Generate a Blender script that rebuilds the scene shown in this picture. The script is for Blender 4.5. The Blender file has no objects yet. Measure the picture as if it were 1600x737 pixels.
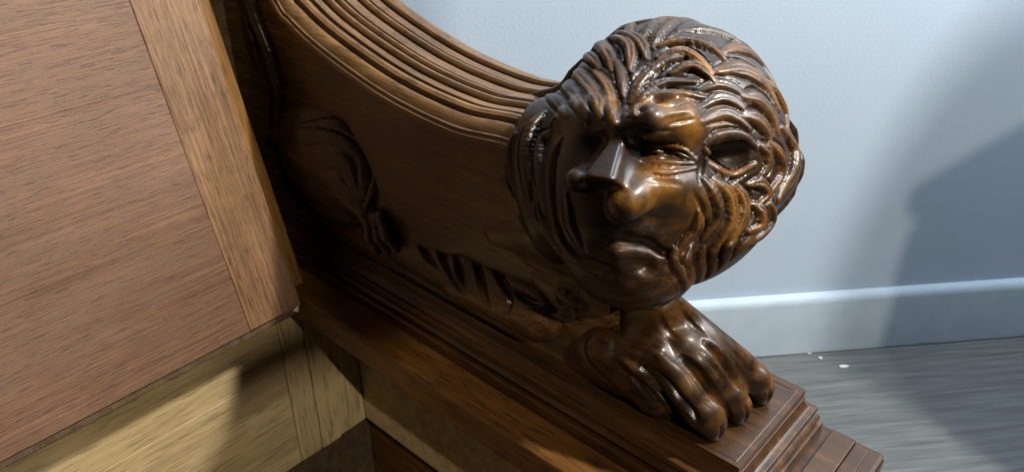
import bpy, math, random
import numpy as np
from mathutils import Matrix, Vector

random.seed(7); RNG = np.random.default_rng(7)
scene = bpy.context.scene
COL = scene.collection

# ------------------------------------------------------------------ camera
# World frame: X along the bench (towards its right arm), Y from front to back, Z up.
# Origin: the inner front corner of the top of the lion's plinth.
FPX, CX, CY = 1233.0, 800.0, 368.5
RIGHT = np.array([0.66795716, -0.74419972, 0.0])
UP = np.array([0.38239253, 0.34321678, 0.85789172])
FWD = np.array([0.63844278, 0.57303492, -0.51383052])
CAM = np.array([-0.41352653, -0.15068485, 0.43668053])
cam_data = bpy.data.cameras.new('camera')
cam_data.sensor_width = 36.0
cam_data.lens = 36.0 * FPX / 1600.0
cam_data.clip_start = 0.01
cam_data.clip_end = 100
cam = bpy.data.objects.new('camera', cam_data)
COL.objects.link(cam)
m = Matrix.Identity(4)
for i in range(3):
    m[i][0], m[i][1], m[i][2], m[i][3] = RIGHT[i], UP[i], -FWD[i], CAM[i]
cam.matrix_world = m
cam_data.dof.use_dof = True
cam_data.dof.focus_distance = 0.57
cam_data.dof.aperture_fstop = 16.0
scene.camera = cam

# ------------------------------------------------------------------ world, lamps, exposure
world = bpy.data.worlds.new('World'); scene.world = world
world.use_nodes = True
bg = world.node_tree.nodes['Background']
bg.inputs[0].default_value = (0.62, 0.72, 0.85, 1)
bg.inputs[1].default_value = 0.03
scene.view_settings.view_transform = 'Standard'
scene.view_settings.look = 'None'
scene.view_settings.exposure = 0.0
scene.view_settings.gamma = 1.0


def area_lamp(name, loc, target, size, power, color, size_y=None):
    d = bpy.data.lights.new(name, 'AREA')
    d.energy = power; d.color = color; d.size = size
    if size_y:
        d.shape = 'RECTANGLE'; d.size_y = size_y
    o = bpy.data.objects.new(name, d); COL.objects.link(o)
    o.location = loc
    o.rotation_euler = (Vector(target) - Vector(loc)).to_track_quat('-Z', 'Y').to_euler()
    return o


# ceiling lamps of the show room: a bright spot in front to the right, a cool one over the wall, a weak far one
area_lamp('ceiling_lamp', (0.53, -0.95, 1.75), (0.05, 0.15, 0.1), 0.08, 62, (1.0, 0.92, 0.81), 0.12)
area_lamp('shop_window', (1.15, -0.96, 1.29), (0.05, 0.12, 0.2), 0.8, 42, (0.92, 0.96, 1.0), 0.95)
area_lamp('ceiling_lamp', (0.5, 0.12, 2.1), (0.6, 0.3, 0.0), 0.3, 20, (0.74, 0.87, 1.0), 0.5)
area_lamp('ceiling_lamp', (-0.95, -1.9, 1.85), (-0.1, 0.3, 0.0), 0.035, 38, (1.0, 0.87, 0.68))
scene.cycles.use_denoising = True
scene.cycles.max_bounces = 6

# ------------------------------------------------------------------ helpers


def pray(x, y):
    d = RIGHT * ((x - CX) / FPX) - UP * ((y - CY) / FPX) + FWD
    return d / np.linalg.norm(d)


def on_plane(x, y, axis, val):
    """point of the place seen at photo pixel x,y on a plane axis=val"""
    d = pray(x, y)
    return CAM + d * ((val - CAM[axis]) / d[axis])


def link(name, me, mat, parent=None, smooth=False):
    o = bpy.data.objects.new(name, me); COL.objects.link(o)
    if mat is not None and not me.materials:
        me.materials.append(mat)
    if smooth:
        me.polygons.foreach_set('use_smooth', [True] * len(me.polygons))
    if parent is not None:
        o.parent = parent
    return o


def mesh_from(verts, faces, name='mesh'):
    me = bpy.data.meshes.new(name)
    me.from_pydata([tuple(map(float, v)) for v in verts], [], [tuple(int(i) for i in f) for f in faces])
    me.update()
    return me


def bevel(o, w=0.0015, seg=2):
    b = o.modifiers.new('bevel', 'BEVEL'); b.width = w; b.segments = seg; b.limit_method = 'ANGLE'
    b.angle_limit = math.radians(40); b.harden_normals = False
    return o


def box_mesh(x0, x1, y0, y1, z0, z1):
    v = [(x, y, z) for x in (x0, x1) for y in (y0, y1) for z in (z0, z1)]
    f = [(0, 1, 3, 2), (4, 6, 7, 5), (0, 4, 5, 1), (2, 3, 7, 6), (0, 2, 6, 4), (1, 5, 7, 3)]
    return mesh_from(v, f)


def box(name, x0, x1, y0, y1, z0, z1, mat, parent=None, bev=0.0015):
    o = link(name, box_mesh(x0, x1, y0, y1, z0, z1), mat, parent)
    if bev:
        bevel(o, bev)
    return o


def catmull(pts, n):
    pts = [np.array(p, float) for p in pts]
    P = [2 * pts[0] - pts[1]] + pts + [2 * pts[-1] - pts[-2]]
    out = []
    segs = len(pts) - 1
    for k in range(n):
        t = k / (n - 1) * segs
        i = min(int(t), segs - 1); u = t - i
        a, b, c, d = P[i], P[i + 1], P[i + 2], P[i + 3]
        out.append(0.5 * (2 * b + (c - a) * u + (2 * a - 5 * b + 4 * c - d) * u * u + (3 * b - a - 3 * c + d) * u ** 3))
    return np.array(out)


# ------------------------------------------------------------------ materials


class NT:
    def __init__(s, name):
        s.mat = bpy.data.materials.new(name); s.mat.use_nodes = True
        s.t = s.mat.node_tree; s.bsdf = s.t.nodes['Principled BSDF']

    def n(s, typ, **kw):
        nd = s.t.nodes.new(typ)
        for k, v in kw.items():
            if k.startswith('i_'):
                key = k[2:]
                nd.inputs[int(key) if key.isdigit() else key].default_value = v
            else:
                setattr(nd, k, v)
        return nd

    def l(s, a, ao, b, bi):
        s.t.links.new(a.outputs[ao], b.inputs[bi])


def ramp(nt, stops):
    r = nt.n('ShaderNodeValToRGB')
    els = r.color_ramp.elements
    while len(els) > 1:
        els.remove(els[-1])
    els[0].position = stops[0][0]; els[0].color = (*stops[0][1], 1)
    for p, c in stops[1:]:
        e = els.new(p); e.color = (*c, 1)
    return r


def wood(name, dark, mid, light, stretch=(40, 3, 40), rough=(0.25, 0.45), coat=0.0, pores=0.5, bump=0.15,
         rot=(0, 0, 0), blotch=6.0, wear=None, spec=0.25, pore_scale=1.0, tint=None, pore_vec=None):
    t = NT(name)
    tc = t.n('ShaderNodeTexCoord')
    mp0 = t.n('ShaderNodeMapping', i_Rotation=rot); t.l(tc, 'Object', mp0, 'Vector')
    mp = t.n('ShaderNodeMapping', i_Scale=stretch); t.l(mp0, 'Vector', mp, 'Vector')
    n1 = t.n('ShaderNodeTexNoise', i_Scale=1.0, i_Detail=8.0, i_Roughness=0.62, i_Distortion=0.25); t.l(mp, 0, n1, 'Vector')
    n2 = t.n('ShaderNodeTexNoise', i_Scale=blotch, i_Detail=4.0, i_Roughness=0.55); t.l(tc, 'Object', n2, 'Vector')
    mx = t.n('ShaderNodeMix', data_type='FLOAT', i_0=0.42); t.l(n1, 0, mx, 2); t.l(n2, 0, mx, 3)
    r = ramp(t, [(0.3, dark), (0.5, mid), (0.7, light)]); t.l(mx, 0, r, 0)
    base = (r, 0)
    if tint is not None:
        mpt = t.n('ShaderNodeMapping', i_Scale=tuple(4 if v < 20 else 22 for v in stretch)); t.l(mp0, 0, mpt, 'Vector')
        n5 = t.n('ShaderNodeTexNoise', i_Scale=1.0, i_Detail=5.0, i_Roughness=0.6); t.l(mpt, 0, n5, 'Vector')
        r5 = ramp(t, [(0.42, (0, 0, 0)), (0.62, (0.75, 0.75, 0.75))]); t.l(n5, 0, r5, 0)
        mt = t.n('ShaderNodeMix', data_type='RGBA'); t.l(r5, 0, mt, 0); t.l(r, 0, mt, 6); mt.inputs[7].default_value = (*tint, 1)
        base = (mt, 2)
    # open pores: short dark dashes along the grain
    mpp = t.n('ShaderNodeMapping', i_Scale=tuple(v * 5 * pore_scale for v in stretch) if pore_vec is None else tuple(pore_vec[0] if v < 20 else pore_vec[1] for v in stretch)); t.l(mp0, 0, mpp, 'Vector')
    n3 = t.n('ShaderNodeTexNoise', i_Scale=1.0, i_Detail=3.0, i_Roughness=0.5); t.l(mpp, 0, n3, 'Vector')
    pr = ramp(t, [(0.36, (0, 0, 0)), (0.47, (1, 1, 1))]); t.l(n3, 0, pr, 0)
    mc = t.n('ShaderNodeMix', data_type='RGBA', blend_type='MULTIPLY', i_0=pores); t.l(base[0], base[1], mc, 6); t.l(pr, 0, mc, 7)
    colout = (mc, 2)
    if wear is not None:
        at = t.n('ShaderNodeAttribute', attribute_name='wear')
        n4 = t.n('ShaderNodeTexNoise', i_Scale=45.0, i_Detail=5.0, i_Roughness=0.65); t.l(tc, 'Object', n4, 'Vector')
        r4 = ramp(t, [(0.38, (0.15,) * 3), (0.6, (1, 1, 1))]); t.l(n4, 0, r4, 0)
        ml = t.n('ShaderNodeMath', operation='MULTIPLY', use_clamp=True); t.l(at, 'Fac', ml, 0); t.l(r4, 0, ml, 1)
        mw = t.n('ShaderNodeMix', data_type='RGBA'); t.l(ml, 0, mw, 0); t.l(mc, 2, mw, 6); mw.inputs[7].default_value = (*wear, 1)
        colout = (mw, 2)
    t.l(colout[0], colout[1], t.bsdf, 'Base Color')
    rr = t.n('ShaderNodeMapRange', i_3=rough[0], i_4=rough[1]); t.l(n1, 0, rr, 0); rr.inputs[1].default_value = 0.3; rr.inputs[2].default_value = 0.7
    t.l(rr, 0, t.bsdf, 'Roughness')
    t.bsdf.inputs['Specular IOR Level'].default_value = spec
    if coat:
        t.bsdf.inputs['Coat Weight'].default_value = coat
        t.bsdf.inputs['Coat Roughness'].default_value = 0.24
    mb = t.n('ShaderNodeMix', data_type='FLOAT', i_0=0.5); t.l(n1, 0, mb, 2); t.l(pr, 0, mb, 3)
    b = t.n('ShaderNodeBump', i_Strength=bump, i_Distance=0.001); t.l(mb, 0, b, 'Height')
    t.l(b, 0, t.bsdf, 'Normal')
    return t.mat


M_CARVED = wood('carved_walnut', (0.005, 0.0025, 0.0012), (0.024, 0.0105, 0.003), (0.085, 0.036, 0.008), (170, 9, 170), (0.34, 0.55),
                coat=0.4, pores=0.55, bump=0.2, wear=(0.27, 0.115, 0.016), spec=0.2)
M_SIDE = wood('flank_walnut', (0.012, 0.006, 0.0025), (0.06, 0.029, 0.0085), (0.19, 0.094, 0.026), (130, 7, 130), (0.34, 0.52),
              coat=0.4, pores=0.5, bump=0.35, spec=0.25)
M_MOULD = wood('moulded_walnut', (0.045, 0.022, 0.008), (0.13, 0.066, 0.024), (0.25, 0.135, 0.052), (70, 6, 70), (0.22, 0.38),
               coat=0.4, pores=0.4, bump=0.06)
M_PLINTH = wood('plinth_walnut', (0.012, 0.0055, 0.002), (0.045, 0.02, 0.006), (0.125, 0.056, 0.015), (70, 5, 70), (0.3, 0.46),
                coat=0.3, pores=0.4, bump=0.15, spec=0.25)
M_RAIL = wood('rail_walnut', (0.045, 0.019, 0.005), (0.13, 0.057, 0.014), (0.23, 0.108, 0.028), (80, 7, 80), (0.4, 0.6), pores=0.5, bump=0.2)
M_LIDB = wood('lid_board_walnut', (0.075, 0.038, 0.022), (0.15, 0.081, 0.047), (0.25, 0.145, 0.085), (8, 560, 560), (0.38, 0.55), pores=0.4, bump=0.3, blotch=5.0, pore_vec=(70, 1300), tint=(0.15, 0.086, 0.057))
M_LIDS = wood('lid_stile_walnut', (0.07, 0.034, 0.017), (0.185, 0.102, 0.053), (0.32, 0.19, 0.102), (380, 380, 7), (0.38, 0.55), pore_vec=(60, 1100), pores=0.5, bump=0.3)
M_AMBER = wood('amber_walnut', (0.1, 0.045, 0.012), (0.22, 0.11, 0.03), (0.34, 0.18, 0.06), (80, 80, 5), (0.4, 0.6), pores=0.4)
M_PALE = wood('pale_oak', (0.3, 0.22, 0.11), (0.5, 0.385, 0.205), (0.64, 0.51, 0.29), (6, 70, 70), (0.55, 0.75), pores=0.3, bump=0.25)
M_PALEV = wood('pale_oak_upright', (0.3, 0.22, 0.11), (0.5, 0.385, 0.205), (0.62, 0.49, 0.28), (70, 70, 6), (0.55, 0.75), pores=0.4, bump=0.25)
M_DARKW = wood('old_dark_wood', (0.04, 0.025, 0.014), (0.09, 0.06, 0.034), (0.15, 0.1, 0.06), (60, 6, 60), (0.5, 0.7), pores=0.3)


def paint_mat():
    t = NT('wall_paint')
    tc = t.n('ShaderNodeTexCoord')
    n = t.n('ShaderNodeTexNoise', i_Scale=3.0, i_Detail=4.0); t.l(tc, 'Object', n, 'Vector')
    r = ramp(t, [(0.3, (0.405, 0.52, 0.665)), (0.7, (0.445, 0.56, 0.705))]); t.l(n, 0, r, 0); t.l(r, 0, t.bsdf, 'Base Color')
    t.bsdf.inputs['Roughness'].default_value = 0.55
    n2 = t.n('ShaderNodeTexNoise', i_Scale=220.0, i_Detail=3.0); t.l(tc, 'Object', n2, 'Vector')
    b = t.n('ShaderNodeBump', i_Strength=0.12, i_Distance=0.002); t.l(n2, 0, b, 'Height'); t.l(b, 0, t.bsdf, 'Normal')
    return t.mat


def base_mat():
    t = NT('baseboard_paint')
    tc = t.n('ShaderNodeTexCoord')
    n = t.n('ShaderNodeTexNoise', i_Scale=25.0, i_Detail=6.0, i_Roughness=0.6); t.l(tc, 'Object', n, 'Vector')
    r = ramp(t, [(0.3, (0.37, 0.47, 0.58)), (0.7, (0.43, 0.53, 0.63))]); t.l(n, 0, r, 0); t.l(r, 0, t.bsdf, 'Base Color')
    t.bsdf.inputs['Roughness'].default_value = 0.62
    t.bsdf.inputs['Specular IOR Level'].default_value = 0.3
    return t.mat


def floor_mat():
    t = NT('floor_laminate')
    tc = t.n('ShaderNodeTexCoord')
    mp = t.n('ShaderNodeMapping', i_Scale=(6, 130, 1)); t.l(tc, 'Object', mp, 'Vector')
    n = t.n('ShaderNodeTexNoise', i_Scale=1.0, i_Detail=8.0, i_Roughness=0.65, i_Distortion=0.4); t.l(mp, 0, n, 'Vector')
    r = ramp(t, [(0.3, (0.06, 0.068, 0.07)), (0.5, (0.1, 0.111, 0.115)), (0.7, (0.15, 0.164, 0.168))]); t.l(n, 0, r, 0)
    t.l(r, 0, t.bsdf, 'Base Color')
    t.bsdf.inputs['Roughness'].default_value = 0.5
    b = t.n('ShaderNodeBump', i_Strength=0.15, i_Distance=0.001); t.l(n, 0, b, 'Height'); t.l(b, 0, t.bsdf, 'Normal')
    return t.mat


M_WALL, M_BASE, M_FLOOR = paint_mat(), base_mat(), floor_mat()

# ------------------------------------------------------------------ setting: wall, baseboard, floor
ZF = -0.5
WD = np.array([0.74966691, -0.66181532, 0.0])      # along the wall
WN = np.array([-0.66181532, -0.74966691, 0.0])     # out of the wall
WP = np.array([0.759, 0.262, ZF])
wm = Matrix(((WD[0], -WN[0], 0, WP[0]), (WD[1], -WN[1], 0, WP[1]), (0, 0, 1, WP[2]), (0, 0, 0, 1)))
floor = link('floor', box_mesh(-4, 4, -4.0, 0.0, -0.05, 0.0), M_FLOOR); floor.matrix_world = wm
wall = link('wall', box_mesh(-4, 4, 0.0, 0.12, -0.05, 2.6), M_WALL); wall.matrix_world = wm
for o in (floor, wall):
    o['kind'] = 'structure'
# baseboard: extruded profile (out of wall, up)
prof = [(0.0, 0.0), (0.016, 0.0), (0.016, 0.004), (0.0152, 0.112), (0.0146, 0.117), (0.013, 0.121), (0.0105, 0.1245), (0.006, 0.127), (0.0, 0.1285)]
bv, bf = [], []
for xx in (-4, 4):
    bv += [(xx, -0.0005 - a, b + 0.0005) for a, b in prof]
n = len(prof)
bf = [(i, i + 1, n + i + 1, n + i) for i in range(n - 1)]
bb = link('baseboard', mesh_from(bv, bf), M_BASE, wall, smooth=True)
nl = link('nail_head', mesh_from([(0.4635 + 0.004 * math.cos(a), -0.0150 - 0.0006 * (i % 2), 0.1145 + 0.0028 * math.sin(a)) for i, a in enumerate(np.linspace(0, 2 * math.pi, 9)[:-1])] + [(0.4635, -0.0172, 0.1145)], [(i, (i + 1) % 8, 8) for i in range(8)]), M_DARKW, bb)

# ------------------------------------------------------------------ the bench
bench = bpy.data.objects.new('hall_bench', None); COL.objects.link(bench)
bench['label'] = 'carved dark walnut hall bench with lion arm and raised seat lid'
bench['category'] = 'bench'
bench.location = (0, 0, 0)

W = 0.105          # thickness of the arm


def rail_parts():
    # seat rail under the plinth (an X-wide slab), its front fillets, the chest below
    box('seat_rail', -0.055, -0.001, -0.06, 0.62, -0.082, -0.05, M_RAIL, bench, 0.003)
    o = box('base_block', -0.0005, 0.137, -0.07, 0.62, -0.082, -0.05, M_PLINTH, bench, 0.004)
    for y0, y1, h in ((-0.046, -0.026, 0.004), (-0.058, -0.046, 0.0015)):
        box('fillet', 0.0, 0.132, y0, y1, -0.0505, -0.05 + h, M_PLINTH, o, 0.001)


rail_parts()


def sweep_L(prof, path, closed=False):
    """sweep (out, z) profile along a horizontal polyline with mitres; out is to the right of travel"""
    path = [np.array(p, float) for p in path]
    V, F = [], []
    k = len(prof)
    for i, p in enumerate(path):
        d0 = path[i] - path[i - 1] if i > 0 else path[1] - path[0]
        d1 = path[i + 1] - path[i] if i < len(path) - 1 else d0
        d0 = d0 / np.linalg.norm(d0); d1 = d1 / np.linalg.norm(d1)
        n0 = np.array([d0[1], -d0[0]]); n1 = np.array([d1[1], -d1[0]])
        b = n0 + n1; b = b / (b @ b) * 2 if b @ b > 1e-9 else n0
        for o, z in prof:
            q = p + b * o
            V.append((q[0], q[1], z))
    for i in range(len(path) - 1):
        for j in range(k - 1):
            a = i * k + j
            F.append((a, a + 1, a + k + 1, a + k))
    return V, F


# plinth moulding: inner side, mitred front, outer side
PL = [(-0.004, 0.0), (-0.001, 0.0), (0.0, -0.001), (0.0, -0.0065), (0.0022, -0.008), (0.0045, -0.008), (0.0045, -0.0105)]
for a in np.linspace(0, math.pi / 2, 6):
    PL.append((0.0045 + 0.007 * (1 - math.cos(a)), -0.0115 - 0.008 * math.sin(a)))
PL += [(0.0135, -0.0198), (0.0138, -0.0245), (0.0115, -0.0255), (0.0118, -0.027)]
for a in np.linspace(0, math.pi, 7):
    PL.append((0.0122 + 0.0045 * math.sin(a), -0.0275 - 0.008 * (1 - math.cos(a)) / 2))
PL += [(0.013, -0.0365), (0.0185, -0.037), (0.0195, -0.0385), (0.0195, -0.0497)]
path = [(0.0, 0.62), (0.0, 0.0), (W, 0.0), (W, 0.62)]
# travel front-wards on the inner side: right of travel (-Y) is -X
V, F = sweep_L(PL, path)
V, F = list(V), list(F)
o = link('plinth', mesh_from(V, F), M_PLINTH, bench)
bevel(o, 0.0006, 2)
box('plinth_top', -0.0035, W + 0.0035, -0.0035, 0.62, -0.012, -0.0004, M_PLINTH, o, 0)

# arm profile in the YZ plane (inner lower edge of the top moulding)
edge_px = [(421, 0), (450, 41), (503, 90), (600, 159), (706, 212), (804, 240)]
edge = [on_plane(x, y, 0, -0.010)[1:] for x, y in edge_px]
edge = [np.array([0.625, 0.47]), np.array([0.60, 0.36])] + edge + [np.array([0.17, 0.165]), np.array([0.12, 0.17])]
arm = catmull(edge, 70)
# side panel under the moulding
V, F = [], []
for x in (0.0, W):
    for p in arm:
        V.append((x, p[0], -0.001)); V.append((x, p[0], p[1] + 0.004))
k = 2 * len(arm)
for i in range(len(arm) - 1):
    a = 2 * i
    F.append((a, a + 2, a + 3, a + 1)); F.append((k + a, k + a + 1, k + a + 3, k + a + 2))
    F.append((a + 1, a + 3, k + a + 3, k + a + 1))
F.append((k - 2, 2 * k - 2, 2 * k - 1, k - 1))
side = link('side_panel', mesh_from(V, F), M_SIDE, bench)

# reeded top moulding: profile (x, height over the edge line along the normal), swept along the arm
def reed(x0, x1, h, base):
    out = []
    for a in np.linspace(0, math.pi, 6):
        out.append(((x0 + x1) / 2 - (x1 - x0) / 2 * math.cos(a), base + h * math.sin(a)))
    return out


AP = [(0.002, -0.002), (-0.008, -0.002), (-0.0105, 0.0), (-0.0105, 0.004), (-0.0085, 0.0055), (-0.0085, 0.008), (-0.007, 0.0085),
      (-0.006, 0.0105), (-0.004, 0.0135), (-0.001, 0.0155), (0.002, 0.016)]


def flute(x0, x1, z_, dep=0.007):
    return [(x0, z_ - dep), (x1, z_ - dep)]


def flat(x0, x1, z_):
    return [(x0, z_), (x0 + 0.0006, z_ + 0.0006), (x1 - 0.0006, z_ + 0.0008), (x1, z_)]


AP += flute(0.0022, 0.0052, 0.017) + reed(0.0054, 0.0155, 0.005, 0.016)
AP += flute(0.0157, 0.0187, 0.019) + flat(0.019, 0.026, 0.0185)
AP += flute(0.0262, 0.0288, 0.019) + reed(0.029, 0.0365, 0.0042, 0.0185)
AP += flute(0.0367, 0.039, 0.019) + reed(0.0392, 0.0455, 0.004, 0.0185)
AP += flute(0.0457, 0.0487, 0.0195) + flat(0.049, 0.059, 0.019)
AP += flute(0.0592, 0.0618, 0.0195) + reed(0.062, 0.069, 0.004, 0.019)
AP += flute(0.0692, 0.072, 0.0195) + flat(0.0722, 0.081, 0.0195)
AP += flute(0.0812, 0.084, 0.0195) + reed(0.0842, 0.0905, 0.004, 0.019)
AP += flute(0.0907, 0.0935, 0.019) + [(0.0937, 0.019), (0.0995, 0.0195), (0.104, 0.018), (0.109, 0.0135), (0.1125, 0.0085), (0.1155, 0.008), (0.1155, -0.002), (0.10, -0.002)]
tan = np.gradient(arm, axis=0); tan /= np.linalg.norm(tan, axis=1)[:, None]
nor = np.stack([tan[:, 1], -tan[:, 0]], 1)
nor[nor[:, 1] < 0] *= -1
V, F = [], []
k = len(AP)
for p, nn in zip(arm, nor):
    for x, h in AP:
        q = p + nn * h
        V.append((x, q[0], q[1]))
for i in range(len(arm) - 1):
    for j in range(k - 1):
        a = i * k + j
        F.append((a, a + k, a + k + 1, a + 1))
mo = link('armrest_moulding', mesh_from(V, F), M_MOULD, bench)
mo.data.polygons.foreach_set('use_smooth', [True] * len(mo.data.polygons))
try:
    mo.data.set_sharp_from_angle(angle=math.radians(35))
except Exception:
    pass

# ------------------------------------------------------------------ the carving: signed distance sculpting
D0 = float((np.array([0.05, 0.118, 0.188]) - CAM) @ FWD)   # camera depth of the head's centre
PXM = D0 / FPX                                             # metres per photo pixel at the head


def HP(x, y, c=0.0):
    """point on the sight line of photo pixel x,y, c metres nearer than the head's centre"""
    return CAM + (RIGHT * ((x - CX) / FPX) - UP * ((y - CY) / FPX) + FWD) * (D0 - c)


BASIS = np.stack([RIGHT, UP, -FWD])      # rows: sculptor's axes (across, up, towards the viewer)


def smin(a, b, k):
    h = np.clip(0.5 + 0.5 * (b - a) / k, 0, 1)
    return b + (a - b) * h - k * h * (1 - h)


def smax(a, b, k):
    return -smin(-a, -b, k)


def ell(P, c, r, R=None):
    q = P - c
    if R is not None:
        q = q @ R.T
    q1 = q / r
    k0 = np.sqrt((q1 * q1).sum(1)) + 1e-9
    k1 = np.sqrt(((q1 / r) ** 2).sum(1)) + 1e-9
    return k0 * (k0 - 1) / k1


def cap(P, a, b, ra, rb):
    ba = b - a
    t = np.clip(((P - a) @ ba) / (ba @ ba), 0, 1)
    d = P - a - t[:, None] * ba
    return np.sqrt((d * d).sum(1)) - (ra + (rb - ra) * t)


def chain(P, pts, rs, k=0.004):
    out = None
    for i in range(len(pts) - 1):
        d = cap(P, pts[i], pts[i + 1], rs[i], rs[i + 1])
        out = d if out is None else smin(out, d, k)
    return out


def surface_nets(fn, lo, hi, h):
    lo = np.array(lo, float); hi = np.array(hi, float)
    hc = 4 * h
    nc = np.ceil((hi - lo) / hc).astype(int) + 1
    g = [lo[i] + hc * np.arange(nc[i] + 1) for i in range(3)]
    G = np.stack(np.meshgrid(*g, indexing='ij'), -1).reshape(-1, 3)
    cv = fn(G).reshape(nc + 1)
    shape = nc * 4 + 1
    # trilinear upsample by repetition, fine values only near the surface
    idx = [np.minimum((np.arange(s) + 2) // 4, nc[i]) for i, s in enumerate(shape)]
    val = cv[np.ix_(*idx)].astype(np.float64)
    near = np.abs(val) < hc * 2.4
    I = np.argwhere(near)
    val[near] = fn(lo + I * h)
    s = val < 0
    # cells
    c = [s[i:s.shape[0] - 1 + i, j:s.shape[1] - 1 + j, k:s.shape[2] - 1 + k] for i in (0, 1) for j in (0, 1) for k in (0, 1)]
    cnt = sum(x.astype(np.int8) for x in c)
    act = (cnt > 0) & (cnt < 8)
    cells = np.argwhere(act)
    vid = -np.ones(act.shape, int); vid[act] = np.arange(len(cells))
    acc = np.zeros((len(cells), 3)); num = np.zeros(len(cells))
    corners = [(i, j, k) for i in (0, 1) for j in (0, 1) for k in (0, 1)]
    for a in corners:
        for ax in range(3):
            if a[ax] == 0:
                b = list(a); b[ax] = 1
                va = val[cells[:, 0] + a[0], cells[:, 1] + a[1], cells[:, 2] + a[2]]
                vb = val[cells[:, 0] + b[0], cells[:, 1] + b[1], cells[:, 2] + b[2]]
                cr = (va < 0) != (vb < 0)
                t = np.where(cr, va / np.where(cr, va - vb, 1), 0)
                p = np.tile(np.array(a, float), (len(cells), 1)); p[:, ax] += t
                acc[cr] += p[cr]; num[cr] += 1
    verts = lo + (cells + acc / num[:, None]) * h
    faces = []
    for ax in range(3):
        o = [0, 1, 2]; o.remove(ax)
        s0 = [slice(None)] * 3; s1 = [slice(None)] * 3
        s0[ax] = slice(0, -1); s1[ax] = slice(1, None)
        e = np.argwhere(s[tuple(s0)] != s[tuple(s1)])
        ok = np.all([(e[:, q] > 0) & (e[:, q] < s.shape[q] - 1) for q in o], axis=0)
        e = e[ok]
        first_in = s[e[:, 0], e[:, 1], e[:, 2]]
        quad = []
        for du, dv in ((0, 0), (1, 0), (1, 1), (0, 1)):
            cc = e.copy(); cc[:, o[0]] -= du; cc[:, o[1]] -= dv
            quad.append(vid[cc[:, 0], cc[:, 1], cc[:, 2]])
        q = np.stack(quad, 1)
        flip = first_in if ax != 1 else ~first_in
        q[~flip] = q[~flip][:, ::-1]
        faces.append(q[(q >= 0).all(1)])
    return verts, np.concatenate(faces)


def grad(fn, P, e=0.0008):
    g = np.stack([fn(P + np.eye(3)[i] * e) - fn(P - np.eye(3)[i] * e) for i in range(3)], 1)
    return g / (np.linalg.norm(g, axis=1)[:, None] + 1e-12)


def trace(fn, px):
    """first hit of the sight lines through photo pixels on the form (nearest approach where they pass it by)"""
    px = np.array(px, float)
    d = RIGHT[None] * ((px[:, :1] - CX) / FPX) - UP[None] * ((px[:, 1:] - CY) / FPX) + FWD[None]
    d /= np.linalg.norm(d, axis=1)[:, None]
    t = np.full(len(px), 0.3); best = t.copy(); bd = np.full(len(px), 9.0)
    for _ in range(90):
        v = fn(CAM + d * t[:, None])
        up = v < bd
        best[up] = t[up]; bd[up] = v[up]
        t = np.minimum(t + v * 0.8, 2.0)
    return CAM + d * best[:, None]


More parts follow.
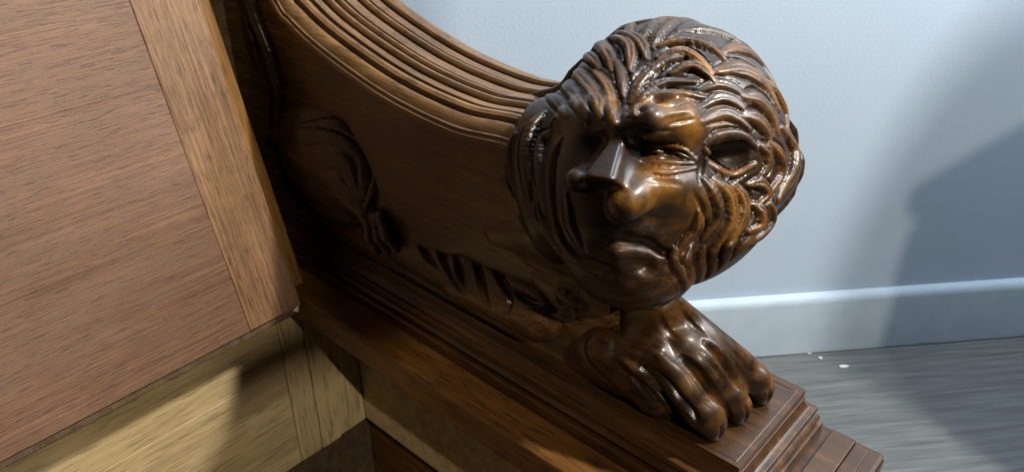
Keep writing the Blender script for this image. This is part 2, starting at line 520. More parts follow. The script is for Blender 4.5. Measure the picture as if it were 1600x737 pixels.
class Carver:
    """cut gouge-shaped locks and grooves into a form along strokes"""
    def __init__(s, fn, V):
        s.fn = fn; s.V = V; s.N = grad(fn, V)
        s.pos = np.zeros(len(V)); s.neg = np.zeros(len(V)); s.wear = np.zeros(len(V))

    def stroke(s, pts3, w, h, skew=0.0, tip=0.25, wear=0.0, ribs=0, groove=1.35, start=0.15):
        Q = catmull(pts3, 26)
        lo = Q.min(0) - w * 2.2; hi = Q.max(0) + w * 2.2
        ids = np.where(((s.V > lo) & (s.V < hi)).all(1))[0]
        if not len(ids):
            return
        P = s.V[ids]; N = s.N[ids]
        A, B = Q[:-1], Q[1:]
        best = np.full(len(ids), 9.0); par = np.zeros(len(ids)); lat = np.zeros(len(ids))
        L = len(A)
        for i in range(L):
            ba = B[i] - A[i]
            t = np.clip(((P - A[i]) @ ba) / (ba @ ba + 1e-12), 0, 1)
            d = P - A[i] - t[:, None] * ba
            dt = d - (d * N).sum(1)[:, None] * N
            dd = np.sqrt((dt * dt).sum(1) + 0.25 * (d * N).sum(1) ** 2)
            sg = np.sign((np.cross(ba, d) * N).sum(1))
            up = dd < best
            best[up] = dd[up]; par[up] = (i + t[up]) / L; lat[up] = (sg * dd)[up]
        env = np.clip(np.minimum(start + par / 0.25 * (1 - start), 1), 0, 1)
        env = env * np.clip(tip + (1 - par) / 0.45 * (1 - tip), 0, 1)
        ww = w * (0.35 + 0.65 * env)
        u = lat / ww
        au = np.abs(u)
        prof = np.clip(1 - au ** 3.0, 0, 1) ** 0.7
        if skew:
            prof = prof * np.clip(1 + skew * u, 0.15, 2)
        if ribs:
            prof = prof * (1 - 0.6 * np.clip(np.cos(u * math.pi * ribs), 0, 1) ** 3 * np.clip((0.92 - au) / 0.15, 0, 1) * env)
        hh = h * (0.4 + 0.6 * env) * prof
        s.pos[ids] = np.maximum(s.pos[ids], np.where(h > 0, hh, 0))
        ring = np.clip(1 - np.abs(au - 1.04) / 0.26, 0, 1) * groove * abs(h) * env
        s.neg[ids] = np.maximum(s.neg[ids], ring)
        if wear >= 0:
            s.wear[ids] = np.maximum(s.wear[ids], min(1.0, wear * 1.3 + 0.06) * np.clip(prof * 1.3 - 0.35, 0, 1))

    def cut(s, pts3, w, depth):
        Q = catmull(pts3, 20)
        lo = Q.min(0) - w * 2; hi = Q.max(0) + w * 2
        ids = np.where(((s.V > lo) & (s.V < hi)).all(1))[0]
        P = s.V[ids]; best = np.full(len(ids), 9.0); par = np.zeros(len(ids))
        for i in range(len(Q) - 1):
            ba = Q[i + 1] - Q[i]
            t = np.clip(((P - Q[i]) @ ba) / (ba @ ba + 1e-12), 0, 1)
            d = P - Q[i] - t[:, None] * ba
            dd = np.sqrt((d * d).sum(1)); up = dd < best
            best[up] = dd[up]; par[up] = (i + t[up]) / (len(Q) - 1)
        env = np.sin(np.clip(par, 0.02, 0.98) * math.pi) ** 0.5
        pr = np.clip(1 - (best / (w * (0.4 + 0.6 * env))) ** 2, 0, 1) * depth * env
        s.neg[ids] = np.maximum(s.neg[ids], pr)

    def apply(s, negk=1.0):
        d = np.where(s.pos > 0.0003, s.pos - 0.25 * s.neg * (s.pos < 0.001), -negk * s.neg)
        d = np.maximum(s.pos, 0) - negk * s.neg * np.clip(1 - s.pos / 0.0016, 0, 1)
        return s.V + s.N * d[:, None]


def finish_carving(name, V, F, parent, wear=None, mat=None):
    me = bpy.data.meshes.new(name)
    me.vertices.add(len(V)); me.vertices.foreach_set('co', V.astype(np.float32).ravel())
    me.loops.add(len(F) * 4); me.loops.foreach_set('vertex_index', F.astype(np.int32).ravel())
    me.polygons.add(len(F)); me.polygons.foreach_set('loop_start', np.arange(0, len(F) * 4, 4, dtype=np.int32))
    me.update(calc_edges=True); me.validate()
    at = me.attributes.new('wear', 'FLOAT', 'POINT')
    at.data.foreach_set('value', (np.zeros(len(V)) if wear is None else wear).astype(np.float32))
    o = link(name, me, mat or M_CARVED, parent, smooth=True)
    return o


def vsmooth(V, F, it, lam=0.5):
    E = np.concatenate([F[:, [0, 1]], F[:, [1, 2]], F[:, [2, 3]], F[:, [3, 0]]])
    cnt = np.bincount(E.ravel(), minlength=len(V)).astype(float)
    for _ in range(it):
        acc = np.zeros_like(V)
        for k in range(3):
            acc[:, k] = np.bincount(E[:, 0], V[E[:, 1], k], len(V)) + np.bincount(E[:, 1], V[E[:, 0], k], len(V))
        V = V + lam * (acc / cnt[:, None] - V)
    return V


R_FACE = BASIS


def rot_basis(yaw, pitch, roll=0):
    """sculptor's axes turned: yaw to the viewer's left, pitch down, roll clockwise (degrees)"""
    y, p, r = map(math.radians, (yaw, pitch, roll))
    Ry = np.array([[math.cos(y), 0, math.sin(y)], [0, 1, 0], [-math.sin(y), 0, math.cos(y)]])
    Rx = np.array([[1, 0, 0], [0, math.cos(p), math.sin(p)], [0, -math.sin(p), math.cos(p)]])
    Rz = np.array([[math.cos(r), -math.sin(r), 0], [math.sin(r), math.cos(r), 0], [0, 0, 1]])
    return (Rz @ Rx @ Ry) @ BASIS


FB = rot_basis(24, 8, 6)


NG, NT_ = HP(971, 203, 0.093), HP(934, 279, 0.112)
NL = np.linalg.norm(NT_ - NG); NA = (NT_ - NG) / NL
NR = FB[0] - NA * (FB[0] @ NA); NR = NR / np.linalg.norm(NR)
NN = np.cross(NR, NA); NN = NN if NN @ FWD < 0 else -NN


def head_sdf(P):
    d = ell(P, HP(1040, 240, -0.004), np.array([0.086, 0.096, 0.088]), BASIS)
    # nape running back into the arm, collar of mane on the shadow side
    d = smin(d, cap(P, HP(1000, 250, -0.02), np.array([0.052, 0.235, 0.15]), 0.06, 0.052), 0.02)
    d = smin(d, ell(P, HP(862, 285, -0.015), np.array([0.024, 0.062, 0.04]), rot_basis(30, 0, -8)), 0.02)
    # jowl mane at the lower right
    d = smin(d, ell(P, HP(1110, 360, 0.018), np.array([0.045, 0.04, 0.05]), BASIS), 0.02)
    d = smin(d, ell(P, HP(1185, 285, -0.01), np.array([0.03, 0.045, 0.045]), BASIS), 0.012)
    d = smax(d, (P - HP(1133, 405, 0.0)) @ ((RIGHT - UP) / math.sqrt(2)), 0.02)
    # face mass
    d = smin(d, ell(P, HP(975, 300, 0.045), np.array([0.056, 0.07, 0.046]), FB), 0.02)
    # chin and muzzle
    d = smin(d, ell(P, HP(990, 422, 0.046), np.array([0.038, 0.026, 0.028]), FB), 0.016)
    d = smin(d, ell(P, HP(976, 348, 0.071), np.array([0.036, 0.018, 0.022]), FB), 0.010)
    # hollow between cheek and muzzle
    d = smax(d, -ell(P, HP(1046, 350, 0.108), np.array([0.014, 0.020, 0.020]), FB), 0.020)
    # eye sockets
    d = smax(d, -ell(P, HP(1028, 234, 0.110), np.array([0.030, 0.0135, 0.024]), FB), 0.008)
    d = smax(d, -ell(P, HP(912, 222, 0.108), np.array([0.024, 0.016, 0.030]), FB), 0.008)
    # brow ridges
    d = smin(d, chain(P, [HP(976, 197, 0.095), HP(1015, 190, 0.099), HP(1060, 190, 0.087), HP(1100, 204, 0.064), HP(1118, 222, 0.05)], [0.007, 0.010, 0.011, 0.009, 0.006]), 0.012)
    d = smin(d, chain(P, [HP(958, 188, 0.088), HP(930, 182, 0.070), HP(888, 190, 0.042)], [0.007, 0.011, 0.010]), 0.008)
    # nose: a wedge with a flat bridge, its wings
    q = P - NG; ta = q @ NA; ss = q @ NR; hh = q @ NN
    tt_ = np.clip(ta / NL, 0, 1)
    wdg = smax((np.abs(ss) - (0.003 + 0.006 * tt_)) * 0.90 + hh * 0.43, hh, 0.003)
    wdg = smax(wdg, ta * 0.90 - hh * 0.43 - NL * 0.9, 0.0025)
    wdg = smax(smax(wdg, -hh - 0.026, 0.004), -ta - 0.012, 0.004)
    d = smin(d, wdg, 0.006)
    d = smin(d, ell(P, HP(979, 317, 0.096), np.array([0.0125, 0.0125, 0.014]), FB), 0.004)
    d = smin(d, ell(P, HP(905, 281, 0.086), np.array([0.009, 0.008, 0.011]), FB), 0.005)
    # cheek fold
    d = smin(d, chain(P, [HP(1000, 296, 0.092), HP(1040, 296, 0.086), HP(1080, 312, 0.07), HP(1088, 350, 0.056)], [0.010, 0.013, 0.015, 0.012]), 0.012)
    # eyeball
    d = smin(d, ell(P, HP(1026, 242, 0.079), np.array([0.0145, 0.0095, 0.012])), 0.002)
    # mouth: slit, lower lip
    d = smin(d, chain(P, [HP(926, 390, 0.075), HP(965, 396, 0.081), HP(1018, 398, 0.071)], [0.0045, 0.0072, 0.0045]), 0.008)
    d = smax(d, -chain(P, [HP(912, 386, 0.083), HP(940, 379, 0.091), HP(975, 378, 0.093), HP(1010, 382, 0.087), HP(1038, 394, 0.077)], [0.002, 0.004, 0.005, 0.004, 0.002]), 0.004)
    d = smax(d, -chain(P, [HP(935, 414, 0.086), HP(970, 419, 0.089), HP(1010, 416, 0.080)], [0.003, 0.005, 0.003]), 0.008)
    # ear bowl with its rim
    d = smax(d, -ell(P, HP(1143, 247, 0.079), np.array([0.0185, 0.012, 0.0095]), BASIS), 0.003)
    return d


lion = None
V, F = surface_nets(head_sdf, (-0.115, -0.03, 0.05), (0.17, 0.26, 0.315), 0.0011)
C_ = Carver(head_sdf, V)
LOCKS = [
    # photo pixels, half width px, height px, skew, wear
    ([(959, 192), (957, 165), (950, 135), (930, 112)], 9, 6, 0.5, .5),
    ([(940, 184), (932, 152), (910, 122), (886, 100)], 11, 6, 0.5, .4),
    ([(918, 190), (905, 160), (884, 132), (858, 120)], 11, 6, 0.4, .1),
    ([(886, 182), (876, 166), (862, 152), (850, 146)], 9, 4, 0.4, 0),
    ([(958, 112), (952, 86), (936, 70), (912, 74)], 10, 9, 0.5, .3),
    ([(938, 108), (928, 92), (912, 84), (890, 90)], 8, 8, 0.4, .2),
    ([(985, 112), (987, 84), (979, 66), (952, 60)], 9, 9, 0.5, .4),
    ([(1010, 92), (1004, 70), (986, 55), (960, 47)], 8, 8, 0.4, .2),
    ([(973, 150), (973, 128), (968, 104), (960, 92)], 7, 8, 0.3, .2),
    ([(1018, 75), (1026, 56), (1050, 36), (1075, 30)], 9, 9, -0.4, .1),
    ([(1003, 63), (1011, 44), (1032, 32), (1060, 26)], 9, 8, -0.4, .1),
    ([(985, 55), (985, 42), (1000, 30), (1030, 24)], 8, 7, -0.4, .1),
    ([(985, 160), (1000, 128), (1030, 100), (1066, 88)], 9, 8, -0.4, .2),
    ([(990, 180), (1010, 156), (1050, 146), (1098, 152)], 10, 9, -0.5, .5),
    ([(988, 170), (1005, 145), (1040, 128), (1085, 128)], 8, 8, -0.4, .1),
    ([(1030, 92), (1062, 80), (1090, 92), (1112, 114)], 9, 9, -0.4, .8),
    ([(1048, 116), (1078, 102), (1104, 114), (1120, 132)], 8, 8, -0.4, .2),
    ([(1030, 72), (1070, 62), (1110, 74), (1135, 96)], 9, 8, -0.4, .3),
    ([(1060, 48), (1100, 46), (1140, 58), (1168, 78)], 10, 7, -0.4, .1),
    ([(1088, 142), (1122, 130), (1152, 140), (1172, 160)], 9, 4, -0.4, .1),
    ([(1092, 166), (1125, 152), (1152, 160), (1170, 178)], 9, 4, -0.4, .1),
    ([(1098, 190), (1128, 176), (1154, 184), (1172, 200)], 9, 4, -0.4, .1),
    ([(1122, 110), (1160, 106), (1196, 130), (1216, 168)], 14, 6, -0.5, .3),
    ([(1160, 150), (1186, 154), (1206, 178), (1216, 206)], 12, 6, -0.5, .2),
    ([(1160, 180), (1182, 184), (1200, 204), (1204, 226)], 11, 6, -0.5, .1),
    ([(1128, 80), (1162, 76), (1192, 96), (1212, 130)], 13, 6, -0.5, .2),
    ([(1150, 58), (1176, 66), (1200, 90), (1218, 122)], 11, 6, -0.5, .1),
    ([(1192, 122), (1214, 146), (1228, 178), (1230, 206)], 11, 7, -0.5, .4),
    ([(1222, 200), (1240, 228), (1240, 270), (1216, 312)], 13, 9, -0.5, .2),
    ([(1202, 222), (1220, 245), (1220, 275), (1203, 302)], 10, 9, -0.5, .3),
    ([(1186, 226), (1200, 238), (1200, 262), (1186, 280)], 9, 8, -0.4, .1),
    # ear rim and lid
    ([(1100, 232), (1112, 260), (1142, 273), (1180, 256)], 7, 8, 0.0, .3),
    ([(1102, 226), (1126, 212), (1160, 212), (1182, 232)], 7, 8, 0.0, .1),
    # whisker locks under the ear
    ([(1100, 280), (1120, 306), (1124, 340), (1100, 372)], 9, 6, -0.5, .2),
    ([(1116, 282), (1142, 304), (1147, 342), (1126, 380)], 10, 6, -0.5, .4),
    ([(1148, 288), (1164, 312), (1162, 345), (1140, 378)], 9, 6, -0.5, .4),
    ([(1168, 288), (1190, 286), (1200, 304), (1186, 320)], 8, 9, -0.4, .3),
    ([(1176, 318), (1190, 330), (1190, 352), (1170, 362)], 9, 9, -0.4, .4),
    ([(1204, 318), (1206, 345), (1190, 368), (1160, 380)], 8, 8, -0.4, .1),
    ([(1092, 330), (1090, 358), (1070, 378), (1055, 400)], 9, 8, -0.4, .1),
    ([(1052, 384), (1052, 408), (1064, 428), (1070, 446)], 6, 8, 0.3, 0),
    ([(1078, 388), (1072, 410), (1076, 432), (1068, 452)], 7, 8, 0.3, 0),
    ([(1100, 386), (1094, 404), (1096, 424), (1088, 440)], 7, 8, 0.3, 0),
    ([(1124, 380), (1112, 398), (1112, 418), (1104, 432)], 7, 8, 0.3, 0),
    ([(1150, 374), (1136, 388), (1132, 404), (1120, 420)], 7, 8, 0.3, 0),
    ([(1178, 366), (1164, 380), (1152, 392), (1142, 404)], 7, 7, 0.3, .1),
    # eyelids
    ([(1000, 232), (1030, 226), (1064, 232), (1088, 250)], 4, 5, 0.0, .1),
    ([(1036, 236), (1050, 236), (1068, 243), (1088, 254)], 3, 3, 0.0, .1),
    ([(1000, 250), (1030, 255), (1058, 255), (1084, 256)], 4, 4.5, 0.0, .2),
    ([(1010, 266), (1040, 270), (1066, 266), (1090, 262)], 4, 2.5, 0.0, .0),
    # collar of mane on the left
    ([(850, 175), (828, 200), (818, 250), (828, 310)], 9, 8, 0.3, 0),
    ([(866, 185), (848, 215), (840, 265), (850, 330)], 9, 8, 0.3, 0),
    ([(878, 215), (864, 245), (860, 300), (872, 360)], 9, 8, 0.3, 0),
    ([(842, 300), (848, 345), (868, 385), (900, 410)], 9, 8, 0.3, 0),
    ([(864, 330), (874, 370), (894, 400), (930, 425)], 9, 7, 0.3, 0),
    ([(884, 300), (888, 340), (900, 372), (915, 400)], 8, 6, 0.3, 0),
    # beard below the chin
]
hits = trace(head_sdf, [p for L in LOCKS for p in L[0]]); k = 0
for pts, w, h, sk, wr in LOCKS:
    q = hits[k:k + len(pts)]; k += len(pts)
    C_.stroke(q, w * PXM * 1.2, h * PXM * (0.74 if w > 6 else 0.85), sk, wear=wr, ribs=3 if w > 8.5 else 2 if w > 7 else 0)
for pts, w, dp in [
    ([(1035, 190), (1055, 186), (1078, 180)], 5, 3), ([(966, 200), (968, 180), (968, 150)], 4, 6),
    ([(985, 208), (1010, 203), (1050, 205)], 4, 4), ([(1100, 240), (1096, 262), (1094, 285)], 5, 4),
    ([(1085, 300), (1098, 330), (1086, 360)], 4, 5), ([(1012, 282), (1040, 284), (1066, 290)], 4, 1.5), ([(1003, 241), (1016, 242), (1030, 243)], 4, 5), ([(1035, 247), (1052, 248), (1072, 251)], 2.2, 3),
    ([(980, 186), (1002, 172), (1045, 164), (1095, 166)], 3.5, 6), ([(984, 172), (1006, 152), (1044, 140), (1084, 140)], 3, 5), ([(948, 188), (938, 160), (918, 134)], 3, 6), ([(1042, 196), (1062, 190), (1086, 186)], 3, 4), ([(990, 165), (1006, 150), (1030, 142)], 3, 4),
]:
    C_.cut(trace(head_sdf, pts), w * PXM * 1.4, dp * PXM)
# the back of the head, never traced: locks combed down from the crown
hc = HP(1040, 240, -0.004)
dirs = []
for i in range(120):
    az = RNG.uniform(-2.6, 2.6); e0 = RNG.uniform(-0.5, 1.25)
    for s_ in range(4):
        e = e0 - 0.14 * s_; a = az + 0.07 * s_ * (1 if i % 2 else -1)
        dirs.append(RIGHT * math.cos(e) * math.sin(a) + np.array([0, 0, 1.0]) * math.sin(e) + FWD * math.cos(e) * math.cos(a))
dirs = np.array(dirs); tt = np.full(len(dirs), 0.15)
for _ in range(40):
    tt -= 0.8 * head_sdf(hc + dirs * tt[:, None])
PB = (hc + dirs * tt[:, None]).reshape(-1, 4, 3)
for i, pts in enumerate(PB):
    if ((pts - hc) @ FWD).min() < -0.012:
        continue
    C_.stroke(pts, 0.0065, 0.0055, 0.4 if i % 2 else -0.4, ribs=2)
V2 = vsmooth(C_.apply(), F, 1, 0.35)
C_.wear = np.maximum(C_.wear, 0)


def wear_blob(V, wear, c, r, amt):
    d = np.linalg.norm(V - c, axis=1) / r
    return np.maximum(wear, amt * np.clip(1 - d * d, 0, 1))


wr = C_.wear
for x, y, c, r, a in [(930, 290, 0.13, 0.02, .7), (982, 318, 0.112, 0.016, .8), (1045, 292, 0.1, 0.026, .8), (1060, 184, 0.095, 0.026, .9),
                      (1100, 190, 0.075, 0.02, .6), (990, 400, 0.1, 0.016, .5), (1075, 320, 0.08, 0.02, .5)]:
    wr = wear_blob(V, wr, HP(x, y, c), r, a)

body = None


# ---- body relief, chest, forelegs and paws -------------------------------------------------
def SX(x, y, v): return on_plane(x, y, 0, v)
def SZ(x, y, v): return on_plane(x, y, 2, v)


TOES = [
    # sight pixels of each toe's ridge with its height over the plinth
    ([(1030, 552, .066), (1072, 606, .044), (1098, 640, .029), (1110, 657, .020)], [.007, .0138, .0148, .0122]),
    ([(1066, 535, .070), (1102, 580, .050), (1134, 612, .031), (1150, 632, .020)], [.007, .0135, .0142, .0117]),
    ([(1105, 515, .070), (1148, 560, .046), (1174, 587, .030), (1186, 602, .020)], [.007, .0128, .0134, .0110]),
]


def toe_pts(t, r):
    out = []
    for (x, y, z), rr in zip(t, r):
        p = SZ(x, y, z); v = p - CAM
        out.append(p + v / np.linalg.norm(v) * rr * 0.9)
    return out


TP = [(toe_pts(t, r), r) for t, r in TOES]
BLADE = [SZ(945, 535, .050), SZ(990, 575, .036), SZ(1022, 612, .022), SZ(1044, 640, .008)]


def leg_sdf(P):
    # shank and foot
    d = chain(P, [np.array([.05, .060, .020]), np.array([.05, .092, .055]), np.array([.05, .125, .12])], [.030, .040, .046])
    k = chain(P, [SX(1026, 535, .016), SX(1030, 480, .022)], [.016, .017])
    d = smin(d, k, 0.006)
    d = smin(d, chain(P, [SZ(1010, 548, .045), SZ(1080, 560, .045), SZ(1130, 545, .04)], [.026, .028, .022]), 0.012)
    for pts, r in TP:
        q = chain(P, pts, r, 0.004)
        q = smin(q, ell(P, pts[2] + np.array([0, 0, .001]), np.array([.0100, .016, .0108])), 0.005)
        q = smin(q, ell(P, pts[3] + np.array([0, -.003, -.004]), np.array([.0095, .009, .0125])), 0.004)
        d = smin(d, q, 0.0075)
    # flat outer facet of the shank
    v = pray(1130, 516); n_ = RIGHT * .648 + UP * .762; n_ = n_ - v * (n_ @ v); n_ /= np.linalg.norm(n_)
    d = smax(d, (P - (CAM + v * 0.6)) @ n_, 0.004)
    d = smin(d, chain(P, [b + np.array([.007, 0, -.009]) for b in BLADE], [.020, .020, .016, .008]), 0.003)
    return d


def body_sdf(P):
    d = chain(P, [np.array([.05, .135, .115]), np.array([.05, .19, .12]), np.array([.05, .24, .10])], [.052, .056, .052], .01)
    # shoulder flank fading into the panel
    d = smin(d, ell(P, np.array([.052, .17, .06]), np.array([.056, .075, .055])), 0.02)
    d = smin(d, ell(P, np.array([.038, .12, .018]), np.array([.044, .055, .042])), 0.02)
    d = smax(d, -P[:, 2] + 0.0005, 0.001)
    return d


V3, F3 = surface_nets(leg_sdf, (-0.03, -0.02, -0.004), (0.14, 0.19, 0.17), 0.0014)
CL = Carver(leg_sdf, V3)


def claw(i):
    p = TP[i][0][3]
    return p


for i in range(3):
    q = TP[i][0]
    p = q[3]
    for dx in (-.0045, .0035):
        CL.cut([p + np.array([dx, -.004, .010]), p + np.array([dx, -.011, .004]), p + np.array([dx, -.012, -.004]), p + np.array([dx, -.011, -.012])], 0.0018, 0.0028)
for pts, w, dp in (
        ([(1066, 558), (1092, 584), (1122, 622), (1140, 652)], .0048, .0075), ([(1102, 534), (1128, 560), (1156, 598), (1174, 628)], .0048, .0075),
        ([(1026, 578), (1050, 606), (1078, 640), (1092, 662)], .0045, .006), ([(1058, 560), (1088, 600), (1112, 632)], .0018, .0014),
        ([(1092, 548), (1120, 580), (1146, 612)], .0018, .0014), ([(1128, 530), (1152, 556), (1172, 582)], .0018, .0014),
        ([(1030, 492), (1040, 512), (1060, 530)], .003, .002), ([(1062, 480), (1080, 505), (1104, 525)], .003, .002), ([(960, 560), (990, 590), (1020, 626)], .002, .0016)):
    CL.cut(trace(leg_sdf, pts), w, dp)
CL.stroke(trace(leg_sdf, [(966, 547), (1007, 584), (1034, 618), (1049, 642)]), .004, .0035, -.5, groove=.4, start=.02)
V4 = vsmooth(CL.apply(), F3, 1, 0.4)
wl = np.zeros(len(V4))
for i, a in ((0, .5), (1, .7), (2, .8)):
    for k in (1, 2, 3):
        wl = wear_blob(V4, wl, TP[i][0][k] + np.array([0, 0, .008]), .014, a)
wl = wear_blob(V4, wl, SZ(1055, 485, .1), .03, .6)

VB, FBq = surface_nets(body_sdf, (-0.03, 0.03, -0.004), (0.14, 0.33, 0.2), 0.002)
CB = Carver(body_sdf, VB)
for pts in ([(870, 455), (890, 470), (925, 480)], [(830, 470), (860, 490), (900, 500)], [(800, 450), (830, 472), (850, 476)]):
    CB.stroke(trace(body_sdf, pts), .006, .003, .3)
for pts in ([(866, 416), (885, 425), (905, 428)], [(820, 415), (845, 430), (862, 440)]):
    CB.cut(trace(body_sdf, pts), .004, .002)
body = finish_carving('carved_lion', CB.apply(), FBq, bench, None, M_SIDE)
head = finish_carving('head', V2, F, body, wr)
foot = finish_carving('front_paw', V4, F3, body, wl)


# hind leg, tail and feathering in low relief on the panel
def hind_sdf(P):
    h0 = SX(512, 258, 0.004)
    d = ell(P, h0, np.array([0.024, 0.082, 0.066]))
    d = smin(d, chain(P, [SX(545, 290, .002), SX(575, 330, 0.0), SX(585, 352, 0.0)], [.016, .012, .010]), 0.008)
    for a, b in (((576, 340), (590, 392)), ((586, 338), (606, 392)), ((594, 336), (620, 388))):
        pa, pb = SX(*a, -.004), SX(*b, -.006)
        d = smin(d, chain(P, [pa, pa * .4 + pb * .6 + np.array([-.004, 0, .002]), pb], [.0055, .006, .0045]), 0.0018)
    return d


VH, FH = surface_nets(hind_sdf, (-0.03, 0.3, -0.001), (0.03, 0.56, 0.18), 0.0017)
CH = Carver(hind_sdf, VH)
CH.stroke(trace(hind_sdf, [(470, 196), (528, 196), (572, 226), (588, 272), (572, 322)]), .006, .004, .4)
CH.cut(trace(hind_sdf, [(480, 230), (520, 228), (552, 250), (560, 290)]), .005, .003)
CH.cut(trace(hind_sdf, [(500, 270), (528, 270), (545, 290)]), .005, .002)
finish_carving('hind_leg', CH.apply(), FH, body, None, M_SIDE)


def tail_sdf(P):
    pts = [SX(*p, -.004) for p in ((385, -20), (400, 30), (420, 80), (433, 130), (434, 180), (432, 212))]
    d = chain(P, pts, [.008, .0065, .006, .0055, .005, .004], .003)
    d = smin(d, ell(P, SX(432, 214, -.004), np.array([.007, .007, .009])), .003)
    d = smin(d, chain(P, [SX(385, 20, -.002), SX(395, 60, -.002), SX(402, 100, 0)], [.005, .005, .003]), .003)
    return d


VT, FT = surface_nets(tail_sdf, (-0.03, 0.5, 0.05), (0.02, 0.66, 0.32), 0.0017)
finish_carving('tail', VT, FT, body)

GOUGES = [((655, 372), (664, 395), (682, 418)), ((685, 369), (695, 412), (724, 456)), ((712, 392), (718, 422), (727, 449)),
          ((744, 405), (752, 438), (764, 476)), ((771, 390), (778, 422), (796, 464), (791, 490)),
          ((816, 419), (838, 428), (858, 441)), ((800, 450), (822, 466), (846, 474))]


def fur_sdf(P):
    # flank swelling softly out of the panel
    a, b, c = SX(640, 385, .015), SX(740, 432, .011), SX(850, 482, .008)
    d = chain(P, [a, b, c], [.022, .027, .028], .01)
    return smax(d, -P[:, 2] + .0006, .001)


VF, FF = surface_nets(fur_sdf, (-0.035, 0.1, -0.001), (0.05, 0.40, 0.13), 0.0014)
CF = Carver(fur_sdf, VF)
for g in GOUGES:
    CF.cut(trace(fur_sdf, g), .0042, .007)
finish_carving('flank', vsmooth(CF.apply(), FF, 1), FF, body, None, M_SIDE)

# ------------------------------------------------------------------ chest under the seat
BY = 0.52
chest = bpy.data.objects.new('chest', None); COL.objects.link(chest); chest.parent = bench
# upright boards at the right end of the back, then the long boards
for x0, x1, dy in ((-0.0615, -0.031, 0.0), (-0.030, -0.002, -0.0015), (-0.0012, 0.0395, 0.0008)):
    box('upright_board', x0, x1, BY + dy, BY + 0.02, -0.32, -0.056, M_PALEV, chest, 0.0012)
for z0, z1 in ((-0.32, -0.1662),):
    box('back_board', -1.2, -0.0625, BY + 0.001, BY + 0.02, z0, z1, M_PALE, chest, 0.001)
xs = np.concatenate([np.linspace(-1.2, -0.42, 12), np.linspace(-0.41, -0.0625, 42)])
zt = -0.0975 + RNG.normal(0, 0.0008, len(xs)) - 0.0085 * ((xs > -0.345) & (xs < -0.215)) - 0.004 * ((xs > -0.13) & (xs < -0.115))
V = [(x, y, z_) for y in (BY + .001, BY + .02) for x, zz in zip(xs, zt) for z_ in (-0.165, zz)]
k = 2 * len(xs); F = []
for i in range(len(xs) - 1):
    a = 2 * i
    F += [(a, a + 2, a + 3, a + 1), (k + a, k + a + 1, k + a + 3, k + a + 2), (a + 1, a + 3, k + a + 3, k + a + 1)]
link('back_board', mesh_from(V, F), M_PALE, chest)
box('lower_back_board', -1.2, 0.0575, BY + 0.0205, BY + 0.035, -0.498, -0.3, M_DARKW, chest, 0.001)
box('side_board', 0.041, 0.058, -0.03, 0.54, -0.32, -0.0825, M_PALE, chest, 0.001)
box('bottom_board', -1.2, 0.058, -0.039, 0.54, -0.498, -0.48, M_DARKW, chest, 0.001)
box('front_board', -1.2, 0.0575, -0.06, -0.04, -0.5, -0.056, M_RAIL, chest, 0.002)
box('end_board', 0.0585, 0.12, -0.05, 0.6, -0.5, -0.0825, M_RAIL, chest, 0.002)
box('back_rail', -1.2, -0.056, 0.575, 0.62, -0.0555, -0.05, M_DARKW, chest, 0.001)

# ------------------------------------------------------------------ the raised lid
lid = bpy.data.objects.new('lid', None); COL.objects.link(lid); lid.parent = bench
lid.location = (-0.06, 0.463, -0.05)
lid.rotation_euler = (-math.radians(17.0), 0, 0)     # leans back; local Z runs up the lid
LH = 0.46
st = box('stile', -0.0605, 0.0, 0.0, 0.02, 0.0, LH, M_LIDS, lid, 0.0012)
z = 0.0
for i, hgt in enumerate((0.118, 0.132, 0.12, 0.0895)):
    bd = box('panel_board', -1.0, -0.0608, 0.0004 + 0.0001 * (i % 2), 0.019, z + 0.0001, z + hgt - 0.0001, M_LIDB, lid, 0.0002)
    z += hgt
box('seat_board', -1.0, 0.022, 0.021, 0.036, 0.012, LH + 0.03, M_AMBER, lid, 0.003)
# dark joint strip under the lid: hinge batten with its gap
box('hinge_batten', -1.0, -0.002, 0.004, 0.018, -0.008, -0.0004, M_DARKW, lid, 0.001)

# a dark check in the lid's upper board and a pale splinter at its corner
pc = [(-0.308, 0.2735), (-0.288, 0.2748), (-0.268, 0.2765), (-0.267, 0.2778), (-0.290, 0.2765), (-0.307, 0.2745)]
link('check', mesh_from([(x, 0.0001, z_) for x, z_ in pc] + [(x, 0.001, z_) for x, z_ in pc], [tuple(range(6))] + [(i, i + 6, (i + 1) % 6 + 6, (i + 1) % 6) for i in range(6)]), M_DARKW, lid)
link('splinter', mesh_from([(-0.012, -0.001, -0.001), (-0.004, -0.001, 0.0012), (-0.0075, -0.0025, -0.005), (-0.007, 0.002, -0.001)], [(0, 1, 2), (0, 3, 1), (1, 3, 2), (0, 2, 3)]), M_PALE, lid)

# bench back
box('backrest', -1.2, 0.115, 0.622, 0.65, -0.3, 1.0, M_DARKW, bench, 0.003)

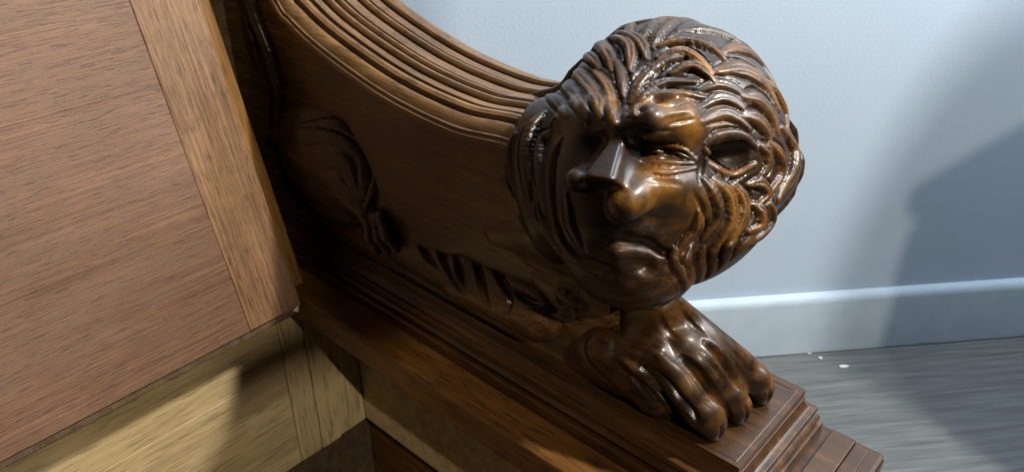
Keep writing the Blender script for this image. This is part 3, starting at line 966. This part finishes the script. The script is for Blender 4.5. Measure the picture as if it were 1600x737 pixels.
# ------------------------------------------------------------------ unseen screen added on the right to block lamps and shade the wall
sc = bpy.data.objects.new('shadow_screen', None); COL.objects.link(sc)
sc['label'] = 'tall dark board with rounded shoulders, added right of the bench to shade the wall'
sc['category'] = 'light blocker'
sc.matrix_world = Matrix(((WD[0], -WN[0], 0, 0.676), (WD[1], -WN[1], 0, -0.372), (0, 0, 1, ZF), (0, 0, 0, 1)))
SW, SH = 0.62, 1.44
out = [(0.0, 0.03), (0.0, 1.17)]
out += [(0.0 + 0.12 * (1 - math.cos(a)), 1.17 + 0.25 * math.sin(a)) for a in np.linspace(0.15, math.pi / 2, 8)]
out += [(SW / 2, SH)]
out = out + [(SW - x, z_) for x, z_ in reversed(out[:-1])]
n = len(out)
V = [(x, 0.0, z_) for x, z_ in out] + [(x, 0.022, z_) for x, z_ in out]
F = [tuple(range(n)), tuple(range(2 * n - 1, n - 1, -1))] + [(i, n + i, n + (i + 1) % n, (i + 1) % n) for i in range(n)]
bevel(link('panel', mesh_from(V, F), M_DARKW, sc), 0.003)
for x in (0.02, SW - 0.06):
    box('foot', x, x + 0.04, -0.12, 0.142, 0.0, 0.029, M_DARKW, sc, 0.004)

# ------------------------------------------------------------------ narrow unseen board added behind the viewer to shade lion, panel and chest
sg = bpy.data.objects.new('shadow_board', None); COL.objects.link(sg); sg.location = (-0.54, -0.95, 1.048)
sg['label'] = 'narrow dark board on a rod, added behind the viewer to block the lamp'
sg['category'] = 'sign'
box('board', -0.046, 0.064, -0.006, 0.006, 0.0, 0.36, M_DARKW, sg, 0.002)
box('bracket', -0.092, -0.0465, -0.005, 0.005, 0.006, 0.03, M_DARKW, sg, 0.001)  # added side tongue, shades a patch of the chest back
box('rod', -0.004, 0.004, -0.004, 0.004, 0.361, 1.05, M_DARKW, sg, 0.001)

# ------------------------------------------------------------------ flakes of pale paint on the floor by the baseboard
M_FLAKE = NT('paint_flake'); M_FLAKE.bsdf.inputs['Base Color'].default_value = (0.55, 0.57, 0.58, 1); M_FLAKE.bsdf.inputs['Roughness'].default_value = 0.6
for (x, y), a, b, lab in (((1318, 573), 0.009, 0.005, 'largest pale paint flake on the grey floor, farthest from the baseboard'),
                          ((1264, 552), 0.006, 0.003, 'small pale paint flake lying close to the baseboard beside the bench'),
                          ((1282, 560), 0.004, 0.003, 'tiny pale paint flake between the two larger flakes')):
    p = on_plane(x, y, 2, ZF)
    ang = RNG.uniform(0, 6.28, 1)[0]
    rim = [(a * math.cos(t) * RNG.uniform(.7, 1.1), b * math.sin(t) * RNG.uniform(.7, 1.1)) for t in np.linspace(0, 2 * math.pi, 8)[:-1]]
    V = [(x_, y_, 0.0006) for x_, y_ in rim] + [(x_, y_, 0.002 + RNG.uniform(0, .0015)) for x_, y_ in rim]
    F = [tuple(range(6, -1, -1)), tuple(range(7, 14))] + [(i, (i + 1) % 7, 7 + (i + 1) % 7, 7 + i) for i in range(7)]
    o = link('paint_flake', mesh_from(V, F), M_FLAKE.mat); o.location = p; o.rotation_euler = (0, 0, -0.7)
    o['label'] = lab; o['category'] = 'paint flake'; o['group'] = 'paint flakes on the floor'

# ------------------------------------------------------------------ unseen cupboard added behind the viewer to cast the darker wall shadow
cb = bpy.data.objects.new('shadow_cabinet', None); COL.objects.link(cb); cb.location = (0.09, -0.95, ZF)
cb['label'] = 'dark two-door cupboard added behind the viewer to shade the wall'
cb['category'] = 'shadow_cabinet'
box('carcass', 0.0, 0.5, 0.0, 0.17, 0.05, 1.19, M_DARKW, cb, 0.003)
for x in (0.006, 0.253):
    dr = box('door', x, x + 0.241, 0.1705, 0.186, 0.07, 1.17, M_DARKW, cb, 0.003)
    box('knob', x + (0.215 if x < 0.1 else 0.01), x + (0.231 if x < 0.1 else 0.026), 0.1865, 0.2, 0.6, 0.616, M_DARKW, dr, 0.004)
box('cornice', -0.004, 0.51, -0.01, 0.192, 1.1905, 1.22, M_DARKW, cb, 0.006)
for x in (0.01, 0.44):
    box('foot', x, x + 0.05, 0.01, 0.16, 0.0, 0.0495, M_DARKW, cb, 0.004)
